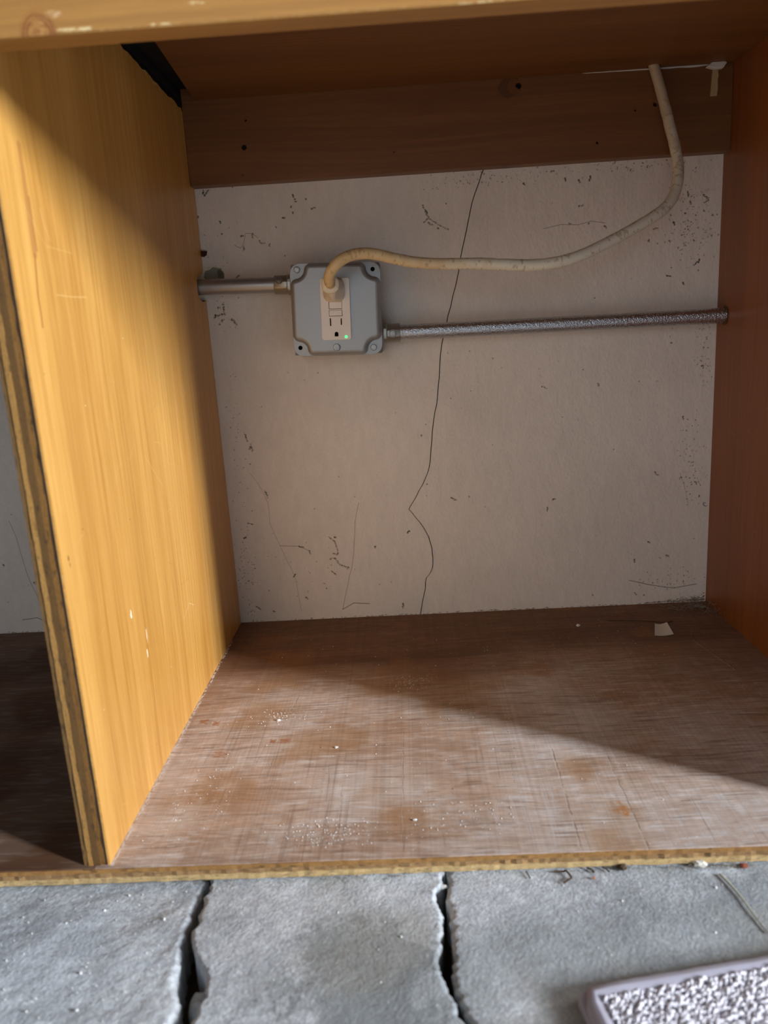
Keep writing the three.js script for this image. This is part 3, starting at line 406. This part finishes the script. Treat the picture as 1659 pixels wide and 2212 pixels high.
{
  const h = 0.0508;
  const bodyGeo = mergeGeometries([new RoundedBoxGeometry(0.1, 0.1, 0.003, 2, 0.001).translate(0, 0, 0.0022), ...[[-1, 0], [1, 0], [0, -1], [0, 1]].map(([a, b]) => new RoundedBoxGeometry(a ? 0.002 : 0.1, b ? 0.002 : 0.1, 0.0398, 2, 0.0009).translate(a * 0.049, b * 0.049, 0.0207))]);
  part('box_body', bodyGeo, M.boxSteel, OB);
  const cp = group('cover_plate', OB);
  const ear = new THREE.Shape(roundPoly([[-h, -h], [h, -h], [h, h], [-h, h]], 0.011).map(p => new THREE.Vector2(...p)));
  for (const [x, y] of [[0.0425, 0.0428], [-0.0433, -0.0415]]) { const q = new THREE.Path(); q.absarc(x, y, 0.0027, 0, 6.2832, true); ear.holes.push(q); }
  { const q = new THREE.Path([[-0.03, -0.035], [-0.03, 0.035], [0.03, 0.035], [0.03, -0.035]].map(p => new THREE.Vector2(...p))); ear.holes.push(q); }
  part('flange', new THREE.ExtrudeGeometry(ear, { depth: 0.0012, bevelEnabled: true, bevelSize: 0.0004, bevelThickness: 0.0004, bevelSegments: 2 }).translate(0, 0, 0.0411), M.cover, cp);
  const a = 0.0510, n = 0.0168, P = [];
  for (const [sx, sy] of [[1, 1], [-1, 1], [-1, -1], [1, -1]]) { const c = [[sx * a, sy * (a - n)], [sx * (a - n * 0.92), sy * (a - n * 0.92)], [sx * (a - n), sy * a]]; P.push(...(sx * sy > 0 ? c : c.reverse())); }
  const ring = roundPoly(P, [].concat(...Array(4).fill([0.0072, 0.0085, 0.0072])), 8), N = ring.length;
  const nrm = ring.map((p, i) => { const q = ring[(i + 1) % N], o = ring[(i + N - 1) % N], dx = q[0] - o[0], dy = q[1] - o[1], l = Math.hypot(dx, dy); return [-dy / l, dx / l]; });
  const prof = [[0, 0], [0.0003, 0.0025], [0.0009, 0.0052], [0.0018, 0.0074], [0.0030, 0.0090], [0.0043, 0.0099], [0.0054, 0.0102], [0.0060, 0.0103]];
  const pos = [], idx = [];
  prof.forEach(([d, z]) => ring.forEach((p, i) => pos.push(p[0] + nrm[i][0] * d, p[1] + nrm[i][1] * d, 0.0424 + z)));
  for (let k = 0; k < prof.length - 1; k++) for (let i = 0; i < N; i++) { const j = (i + 1) % N, A = k * N + i, B = k * N + j; idx.push(A, B, A + N, B, B + N, A + N); }
  const last = ring.map((p, i) => new THREE.Vector2(p[0] + nrm[i][0] * 0.0060, p[1] + nrm[i][1] * 0.0060)); THREE.ShapeUtils.triangulateShape(last, []).forEach(t => idx.push(...t.map(v => v + (prof.length - 1) * N)));
  const rg = new THREE.BufferGeometry(); rg.setAttribute('position', new THREE.Float32BufferAttribute(pos, 3)); rg.setIndex(idx); rg.setAttribute('uv', new THREE.Float32BufferAttribute(new Float32Array(pos.length / 3 * 2), 2)); rg.computeVertexNormals();
  part('raised_cover', rg, M.cover, cp);
  for (const [x, y, z, g] of [[-0.0428, 0.0445, 0.0424, SCREWS], [0.0412, -0.0432, 0.0424, SCREWS], [-0.0005, -0.0418, 0.0527, SCREW]]) part('screw', g.clone().rotateZ(x * 30).translate(x, y, z), M.screw, OB);
  // receptacle
  const rc = group('receptacle', OB), F = 0.0528;
  const fs = new THREE.Shape(roundPoly([[-0.0162, -0.0333], [0.0162, -0.0333], [0.0162, 0.0333], [-0.0162, 0.0333]], 0.0022).map(p => new THREE.Vector2(...p)));
  const hole = (x0, x1, y0, y1) => fs.holes.push(new THREE.Path([[x0, y0], [x0, y1], [x1, y1], [x1, y0]].map(p => new THREE.Vector2(...p))));
  for (const cy of [-0.0195]) { hole(-0.0072, -0.0053, cy + 0.0012, cy + 0.0102); hole(0.005, 0.0069, cy + 0.0022, cy + 0.0096); const q = new THREE.Path(); q.moveTo(-0.0024, cy - 0.0104); q.lineTo(-0.0024, cy - 0.0072); q.absarc(0, cy - 0.0072, 0.0024, Math.PI, 0, true); q.lineTo(0.0024, cy - 0.0104); q.closePath(); fs.holes.push(q); }
  hole(-0.0078, 0.0078, 0.0, 0.0086); hole(-0.0078, 0.0078, -0.0078, -0.0006);
  part('face', new THREE.ExtrudeGeometry(fs, { depth: 0.0022, bevelEnabled: true, bevelSize: 0.0003, bevelThickness: 0.0003, bevelSegments: 2 }).translate(0, 0, F), M.plastic, rc);
  part('core', box(-0.0155, 0.0155, -0.0325, 0.0325, F - 0.0006, F - 0.0001), M.plasticDark, rc);
  part('reset_button', new RoundedBoxGeometry(0.0142, 0.0074, 0.0026, 2, 0.0004).translate(0.0002, 0.0044, F + 0.0014), M.plastic, rc);
  part('test_button', new RoundedBoxGeometry(0.0142, 0.0060, 0.0022, 2, 0.0004).translate(-0.0001, -0.0041, F + 0.0012), M.plastic, rc);
  const led = part('indicator_light', new THREE.SphereGeometry(0.0015, 12, 8).scale(1, 1, 0.5).translate(0.0108, -0.0302, F + 0.0026), M.led, rc); led.userData.label = 'lit green indicator light';
}

// ---------- power cord ----------
const PC = thing('power_cord', 'thick yellowed white cord plugged into the outlet, looping up to the top right', 'cord');
{
  const rings = [[0.0555, 0.0118, 0.0135, 0.0125, 0.4095], [0.0585, 0.0121, 0.0138, 0.0128, 0.4095], [0.0615, 0.0112, 0.0125, 0.0130, 0.4100], [0.065, 0.0098, 0.0112, 0.0138, 0.4108], [0.072, 0.0088, 0.0100, 0.0140, 0.4120], [0.079, 0.0083, 0.0088, 0.0115, 0.4130], [0.0835, 0.0080, 0.0080, 0.0090, 0.4140], [0.0852, 0.0094, 0.0092, 0.0094, 0.4142], [0.0885, 0.0094, 0.0092, 0.0094, 0.4146], [0.0898, 0.0082, 0.0080, 0.0082, 0.4148], [0.0902, 0.0050, 0.005, 0.005, 0.4150]];
  const n = 32, pos = [], idx = [], uv = [];
  rings.forEach(([z, rx, up, dn, cy]) => { for (let i = 0; i < n; i++) { const a = i / n * 6.2832, c = Math.cos(a), s = Math.sin(a), e = z < 0.064 ? 0.62 : 0.85; pos.push(0.1573 - (z - 0.055) * 0.03 + Math.sign(c) * Math.pow(Math.abs(c), e) * rx * (s < 0 && z < 0.08 && z > 0.063 ? 1 + s * 0.42 : 1), cy + Math.sign(s) * Math.pow(Math.abs(s), e) * (s > 0 ? up : dn), z); uv.push(i / n, z * 10); } });
  for (let k = 0; k < rings.length - 1; k++) for (let i = 0; i < n; i++) { const j = (i + 1) % n, A = k * n + i, B = k * n + j; idx.push(A, B, A + n, B, B + n, A + n); }
  const tipI = (rings.length - 1) * n; for (let i = 1; i < n - 1; i++) idx.push(tipI, tipI + i, tipI + i + 1); for (let i = 1; i < n - 1; i++) idx.push(0, i + 1, i);
  const g = new THREE.BufferGeometry(); g.setAttribute('position', new THREE.Float32BufferAttribute(pos, 3)); g.setAttribute('uv', new THREE.Float32BufferAttribute(uv, 2)); g.setIndex(idx); g.computeVertexNormals();
  const pl = part('plug', toCreasedNormals(g.toNonIndexed(), 0.7), M.plug, PC); pl.userData.label = 'cream moulded plug';
  const cord = [[0.1565, 0.4148, 0.089], [0.1564, 0.4170, 0.0965], ...[[0.1578,0.4240,0.1020],[0.1653,0.4325,0.1080],[0.1754,0.4388,0.1080],[0.1900,0.4422,0.1060],[0.2068,0.4408,0.1050],[0.2258,0.4355,0.1050],[0.2448,0.4306,0.1060],[0.2735,0.4269,0.1080],[0.3068,0.4252,0.1100],[0.3446,0.4215,0.1120],[0.3684,0.4196,0.1120],[0.3921,0.4209,0.1120],[0.4166,0.4261,0.1080],[0.4422,0.4358,0.1000],[0.4680,0.4469,0.0920],[0.4944,0.4596,0.0830],[0.5165,0.4734,0.0730],[0.5290,0.4902,0.0630],[0.5343,0.5100,0.0530],[0.5342,0.5324,0.0440],[0.5308,0.5551,0.0360],[0.5246,0.5843,0.0300],[0.5188,0.6057,0.0280],[0.5144,0.6197,0.0270],[0.5107,0.6311,0.0270]]];
  const curve = new THREE.CatmullRomCurve3(cord.map(p => V(...p)), false, 'centripetal'), cg = new THREE.TubeGeometry(curve, 220, 0.0058, 16);
  const p = cg.attributes.position, nn = cg.attributes.normal; for (let i = 0; i < p.count; i++) { const k = Math.floor(i / 17) / 220, s = (fbm(k * 60, (i % 17 % 16) * 0.4, 2) - 0.5) * 0.0009 - sstep(0.75, 1, k) * 0.0003; p.setXYZ(i, p.getX(i) + nn.getX(i) * s, p.getY(i) + nn.getY(i) * s, p.getZ(i) + nn.getZ(i) * s); }
  part('cable', cg, M.cord, PC);
}

// ---------- conduits ----------
function conduit(name, label, xa, ya, xb, yb, z, mat, fx, dir) {
  const g = thing(name, label, 'pipe', 'steel conduits'); const r = 0.0088;
  const L = Math.hypot(xb - xa, yb - ya), ang = Math.atan2(yb - ya, xb - xa);
  const cyl = (R, len, at, open) => { const c = new THREE.CylinderGeometry(R, R, len, 28, 1, !!open); c.rotateZ(Math.PI / 2); c.translate(at, 0, 0); return c; };
  g.position.set(xa, ya, z); g.rotation.z = ang;
  part('tube', cyl(r, L, L / 2), mat, g);
  const sl = 0.019, c0 = fx < 0.5 ? 0.0005 : L - 0.0005, at = c0 + (fx < 0.5 ? sl / 2 : -sl / 2);
  const prof = [[r + 0.0001, -sl / 2], [r + 0.0015, -sl / 2], [r + 0.0019, -sl / 2 + 0.001], [r + 0.0019, sl / 2 - 0.004], [r + 0.0030, sl / 2 - 0.003], [r + 0.0030, sl / 2], [r + 0.0001, sl / 2]].map(p => new THREE.Vector2(...p));
  const lg = new THREE.LatheGeometry(prof, 28); lg.rotateZ(fx < 0.5 ? Math.PI / 2 : -Math.PI / 2); lg.translate(at, 0, 0);
  const cn = part('connector', toCreasedNormals(lg.toNonIndexed(), 0.5), M.fitting, g);
  const boss = new THREE.CylinderGeometry(0.0042, 0.0046, 0.003, 16).rotateX(Math.PI / 2).translate(0, 0, r + 0.002);
  const sc = SCREWS.clone().translate(0, 0, r + 0.0035); const sg = mergeGeometries([boss.toNonIndexed(), sc].map(q => { const w = q.clone(); for (const k of Object.keys(w.attributes)) if (!['position', 'normal', 'uv'].includes(k)) w.deleteAttribute(k); return w; }));
  sg.rotateX(dir); sg.translate(at + (fx < 0.5 ? 0.001 : -0.003), 0, 0); part('set_screw', sg, M.screw, cn);
  return g;
}
conduit('conduit', 'short smooth steel pipe between the left partition and the outlet box', -0.633, 0.4425, 0.1064, 0.4203, 0.0235, M.emt, 1, -0.45);
conduit('conduit', 'long rough steel pipe from the outlet box to the right panel', 0.2090, 0.3592, 0.66, 0.3564, 0.0235, M.emtRough, 0, 0.05);
// ring of splintered wood where the long pipe meets the right panel
{ const g = new THREE.TorusGeometry(0.0098, 0.0009, 6, 26); const p = g.attributes.position; for (let i = 0; i < p.count; i++) p.setXYZ(i, p.getX(i) + rr(-0.0005, 0.0005), p.getY(i) + rr(-0.0005, 0.0005), p.getZ(i)); g.rotateY(Math.PI / 2); g.translate(W - 0.0006, 0.3568, 0.0235); part('splintered_rim', g, PLY.olive, cab); }

// ---------- litter in the cabinet ----------
{
  const g = new THREE.PlaneGeometry(1, 1, 8, 8), p = g.attributes.position, c = [[0.5048, 0.105], [0.5268, 0.1045], [0.5155, 0.0708], [0.5302, 0.0697]];
  for (let i = 0; i < p.count; i++) { const u = p.getX(i) + 0.5, v = p.getY(i) + 0.5; const x = (c[0][0] * (1 - u) + c[1][0] * u) * (1 - v) + (c[2][0] * (1 - u) + c[3][0] * u) * v, z = (c[0][1] * (1 - u) + c[1][1] * u) * (1 - v) + (c[2][1] * (1 - u) + c[3][1] * u) * v; p.setXYZ(i, x, 0.0006 + 0.0022 * Math.pow(Math.abs(u - 0.45) * 2, 2) * (0.5 + v * 0.3), z); }
  g.computeVertexNormals(); const b = g.clone(); b.translate(0, -0.0005, 0);
  solo('paper_scrap', mergeGeometries([g, b]), M.paper, 'small curled scrap of white paper near the back right corner', 'paper');
}
function chip(x, z, r, y = 0) { const g = new THREE.IcosahedronGeometry(r, 1), p = g.attributes.position; const seen = {}; for (let i = 0; i < p.count; i++) { const k = p.getX(i).toFixed(5) + p.getY(i).toFixed(5) + p.getZ(i).toFixed(5); const s = seen[k] || (seen[k] = rr(0.65, 1.15)); p.setXYZ(i, p.getX(i) * s * 1.25, p.getY(i) * s * 0.6, p.getZ(i) * s); } g.computeVertexNormals(); g.computeBoundingBox(); g.translate(x, y - g.boundingBox.min.y, z); return g; }
solo('paint_chip', chip(0.4258, 0.0644, 0.0026), M.chip, 'white paint chip on the dark board near the back wall', 'chip', 'paint chips');
solo('paint_chip', chip(0.0915, 0.268, 0.0017), M.chip, 'white paint chip at the shadow edge near the left partition', 'chip', 'paint chips');
solo('paint_chip', chip(0.1525, 0.322, 0.0014), M.chip, 'tiny white chip in the lit middle of the board', 'chip', 'paint chips');
solo('paint_chip', chip(0.222, 0.432, 0.0014), M.chip, 'tiny white chip beside the long dark scratch near the front edge', 'chip', 'paint chips');
{ // loose grit: too small and too many to count
  const N = 620, im = new THREE.InstancedMesh(new THREE.IcosahedronGeometry(0.0004, 0), M.chip, N), m = new THREE.Matrix4(), q = new THREE.Quaternion();
  const cl = [[0.1533, 0.4432, 0.05, 0.02, 150], [0.222, 0.198, 0.03, 0.022, 90], [0.09, 0.262, 0.035, 0.02, 70], [0.258, 0.43, 0.05, 0.03, 70], [0.04, 0.39, 0.04, 0.07, 50], [0.3, 0.25, 0.3, 0.22, 190]]; let k = 0;
  for (const [x, z, dx, dz, n] of cl) for (let i = 0; i < n; i++) { const s = rr(0.4, 1.35); q.setFromEuler(new THREE.Euler(rr(0, 6), rr(0, 6), rr(0, 6))); m.compose(V(clamp(x + dx * (rnd() + rnd() - 1), 0.003, 0.598), 0.0003 * s, clamp(z + dz * (rnd() + rnd() - 1), 0.005, 0.468)), q, V(s, s * 0.8, s)); im.setMatrixAt(k++, m); }
  im.name = 'board_grit'; im.userData = { label: 'pale grit scattered over the bottom board', category: 'grit', kind: 'stuff' }; shadows(im); scene.add(im);
}
{ // cobweb and lint in the far right corner
  const gs = []; for (let k = 0; k < 46; k++) { const x = W - rr(0.002, 0.05), z = rr(0.003, 0.05), a = rr(0, 6.28), l = rr(0.006, 0.026); const pts = []; for (let i = 0; i < 4; i++) pts.push([clamp(x + Math.cos(a) * l * (i / 3) + rr(-0.003, 0.003), 0.4, W - 0.001), Math.max(0.0005, rr(0, 0.012) * Math.exp(-(W - x) * 18)), clamp(z + Math.sin(a) * l * (i / 3) + rr(-0.003, 0.003), 0.001, 0.12)]); gs.push(tube(pts, rr(0.00012, 0.0003), 8, 3)); }
  for (const [x, z] of [[0.585, 0.018], [0.59, 0.024], [0.578, 0.012]]) gs.push(chip(x, z, rr(0.002, 0.0034)));
  const g = mergeGeometries(gs.map(q => { const w = q.index ? q.toNonIndexed() : q; return w; })); const m = solo('corner_lint', g, M.fluff, 'grey cobweb and lint gathered in the back right corner', 'lint'); m.userData.kind = 'stuff';
}
solo('hair', tube([[0.465, 0.0006, 0.052], [0.485, 0.0012, 0.056], [0.505, 0.0008, 0.058], [0.53, 0.001, 0.066], [0.54, 0.0007, 0.063]], 0.0005, 30, 5), M.twig, 'dark fibre lying on the board behind the paper scrap', 'fibre');

// ---------- litter on the concrete ----------
const G = -0.0143;
solo('dry_twig', tube([[0.3185, G + 0.0008, 0.4765], [0.3268, G + 0.0015, 0.4765], [0.3298, G + 0.0012, 0.4834], [0.3235, G + 0.0009, 0.4886]].flatMap((p, i, a) => i < a.length - 1 ? [p, [p[0] * 0.1 + a[i + 1][0] * 0.9, p[1], p[2] * 0.1 + a[i + 1][2] * 0.9]] : [p]), 0.0007, 40, 6), M.twig, 'dry twig with two sharp bends against the front edge', 'twig', 'dry twigs');
solo('dry_twig', tube([[0.2992, G + 0.0012, 0.4755], [0.3003, G + 0.001, 0.479], [0.3011, G + 0.0008, 0.4825]], 0.0005, 10, 5), M.twig, 'short thin twig left of the doubly bent twig', 'twig', 'dry twigs');
solo('dry_twig', tube([[0.3425, G + 0.0012, 0.474], [0.345, G + 0.001, 0.4758], [0.3464, G + 0.0008, 0.4786]], 0.0008, 10, 5), M.twig, 'stubby twig right of the doubly bent twig', 'twig', 'dry twigs');
solo('dry_twig', tube([[0.3530, G + 0.0012, 0.474], [0.3555, G + 0.001, 0.4755], [0.3571, G + 0.0008, 0.4787]], 0.0006, 10, 5), M.twig, 'stubby twig nearest the dark bark flake', 'twig', 'dry twigs');
solo('bark_flake', chip(0.3665, 0.4755, 0.0034, G), M.twig, 'dark bark flake under the front edge of the board', 'bark');
solo('wood_shaving', chip(0.4212, 0.4752, 0.0042, G), M.paper, 'pale wood shaving by the start of the grass blade', 'shaving');
solo('red_crumb', chip(0.3451, 0.4842, 0.0012, G), std({ color: '#c08468', roughness: 1 }), 'pinkish crumb on the concrete below the stubby twigs', 'crumb');
solo('leaf_bit', chip(0.4505, 0.478, 0.0026, G), M.redbit, 'reddish leaf bit by the board edge at the far right', 'leaf');
{ const pts = [], n = 14; for (let i = 0; i <= n; i++) { const t = i / n; pts.push([0.4315 + 0.0095 * t + 0.001 * Math.sin(t * 5), G + 0.0007 + 0.0006 * Math.sin(t * 3.14), 0.4845 + 0.054 * t]); }
  const g = new THREE.TubeGeometry(new THREE.CatmullRomCurve3(pts.map(p => V(...p))), 40, 0.0011, 5), p = g.attributes.position; for (let i = 0; i < p.count; i++) { const k = Math.floor(i / 6) / 40, c = pts[Math.min(n, Math.round(k * n))], s = 1 - k * 0.85; const cx = 0.4315 + 0.0095 * k + 0.001 * Math.sin(k * 5); p.setX(i, cx + (p.getX(i) - cx) * s); p.setY(i, G + 0.0007 + (p.getY(i) - G - 0.0007) * 0.5); }
  g.computeVertexNormals(); solo('grass_blade', g, M.straw, 'long dry grass blade on the concrete at the right edge', 'grass'); }
{ const gs = []; for (let k = 0; k < 150; k++) { const x = rnd() < 0.5 ? rr(0.40, 0.46) : rr(-0.02, 0.46), z = 0.4745 + rr(0, 0.003), a = rr(-0.5, 3.6), l = rr(0.0015, 0.006); gs.push(tube([[x, G + 0.0006, z], [x + Math.cos(a) * l * 0.5, G + rr(0.0006, 0.003), z + Math.abs(Math.sin(a)) * l * 0.4], [x + Math.cos(a) * l, G + 0.0006, z + Math.abs(Math.sin(a)) * l]], rr(0.0001, 0.0002), 6, 3)); }
  const m = solo('edge_lint', mergeGeometries(gs), M.fluff, 'fuzz and lint along the front edge of the bottom board', 'lint'); m.userData.kind = 'stuff'; }
{ const N = 190, im = new THREE.InstancedMesh(new THREE.IcosahedronGeometry(0.0006, 0), M.chip, N), m = new THREE.Matrix4(), q = new THREE.Quaternion();
  for (let k = 0; k < N; k++) { const s = k < 20 ? rr(1.2, 2) : rr(0.4, 0.95), x = k % 3 ? rr(-0.06, 0.06) : rr(0.1, 0.46), y = x < 0.065 ? -0.0172 : -0.0146; q.setFromEuler(new THREE.Euler(rr(0, 6), rr(0, 6), rr(0, 6))); m.compose(V(x, y, rr(0.478, 0.62)), q, V(s, s * 0.8, s)); im.setMatrixAt(k, m); }
  im.name = 'floor_grit'; im.userData = { label: 'white grit strewn over the grey concrete', category: 'grit', kind: 'stuff' }; shadows(im); scene.add(im); }
{ // broken lump wedged in the wide crack
  const g = new THREE.IcosahedronGeometry(0.0085, 4), p = g.attributes.position; for (let i = 0; i < p.count; i++) { const x = p.getX(i), y = p.getY(i), z = p.getZ(i), s = 0.75 + 0.5 * fbm(x * 200 + 5, z * 200 + y * 160, 3); p.setXYZ(i, x * s * 0.85, y * s * 1.6, z * s * 1.25); }
  g.computeVertexNormals(); const q = g.attributes.uv, pp = g.attributes.position; for (let i = 0; i < q.count; i++) q.setXY(i, pp.getX(i), pp.getZ(i) + pp.getY(i)); g.scale(0.85, 0.85, 0.85); g.translate(0.0850, -0.0385, 0.561);
  solo('concrete_lump', g, M.concrete, 'broken concrete lump wedged in the wide left crack', 'rubble'); }
{ const g = chip(0.2402, 0.4835, 0.0026, -0.0185); solo('paint_chip', g, M.chip, 'white chip stuck at the top of the right crack', 'chip', 'paint chips'); }

// ---------- bath mat ----------
{
  const m = thing('bath_mat', 'grey looped pile mat on the concrete in the lower right corner', 'mat');
  m.position.set(0.3118, -0.0146, 0.5835); m.rotation.y = 0.17;
  const LX = 0.5, LZ = 0.32;
  const o = roundPoly([[0, 0], [LX, 0], [LX, -LZ], [0, -LZ]].map(p => [p[0], p[1]]).reverse(), 0.006).map(p => new THREE.Vector2(...p));
  part('backing', new THREE.ExtrudeGeometry(new THREE.Shape(o), { depth: 0.004, bevelEnabled: true, bevelSize: 0.001, bevelThickness: 0.001, bevelSegments: 2 }).rotateX(-Math.PI / 2).translate(0, 0.0016, 0), M.mat, m);
  const hw = 0.0115, hem = []; const hy = 0.0085, hr = 0.0045;
  const roll = (pts) => { const g = new THREE.TubeGeometry(new THREE.CatmullRomCurve3(pts.map(p => V(...p)), false, 'catmullrom', 0.1), 90, hw / 2, 12); const p = g.attributes.position; for (let i = 0; i < p.count; i++) p.setY(i, 0.0072 + (p.getY(i) - 0.0072) * 0.8 + (fbm(p.getX(i) * 120, p.getZ(i) * 120, 2) - 0.5) * 0.0014); g.computeVertexNormals(); return g; };
  part('hem', roll([[0.006, 0.0072, LZ - 0.006], [0.0058, 0.0072, 0.2], [0.0058, 0.0072, 0.012], [0.0075, 0.0072, 0.0072], [0.012, 0.0072, 0.0056], [0.2, 0.0072, 0.0056], [LX - 0.006, 0.0072, 0.0056]]), M.mat, m);
  const loop = new THREE.TorusGeometry(0.0015, 0.00085, 5, 8, Math.PI * 1.25), N = 20000, im = new THREE.InstancedMesh(loop, M.loop, N), mt = new THREE.Matrix4(), q = new THREE.Quaternion(); let k = 0;
  for (let x = 0.0125; x < LX - 0.012 && k < N; x += 0.0027) for (let z = 0.0115; z < LZ - 0.012 && k < N; z += 0.0031) { q.setFromEuler(new THREE.Euler(rr(-0.5, 0.5), 0.5 + rr(-0.7, 0.7), rr(-0.4, 0.1))); const s = rr(0.85, 1.25); mt.compose(V(x + rr(-0.0006, 0.0006), 0.0088 + rr(-0.0006, 0.0012), z + rr(-0.0006, 0.0006)), q, V(s, s * 1.25, s)); im.setMatrixAt(k++, mt); }
  im.count = k; im.name = 'loop_pile'; im.userData = { kind: 'stuff', label: 'pale grey looped pile' }; shadows(im); m.add(im);
  part('pile_bed', box(0.011, LX - 0.011, 0.004, 0.0088, 0.0105, LZ - 0.011, 0.002), M.mat, m);
}

renderer.render(scene, camera);
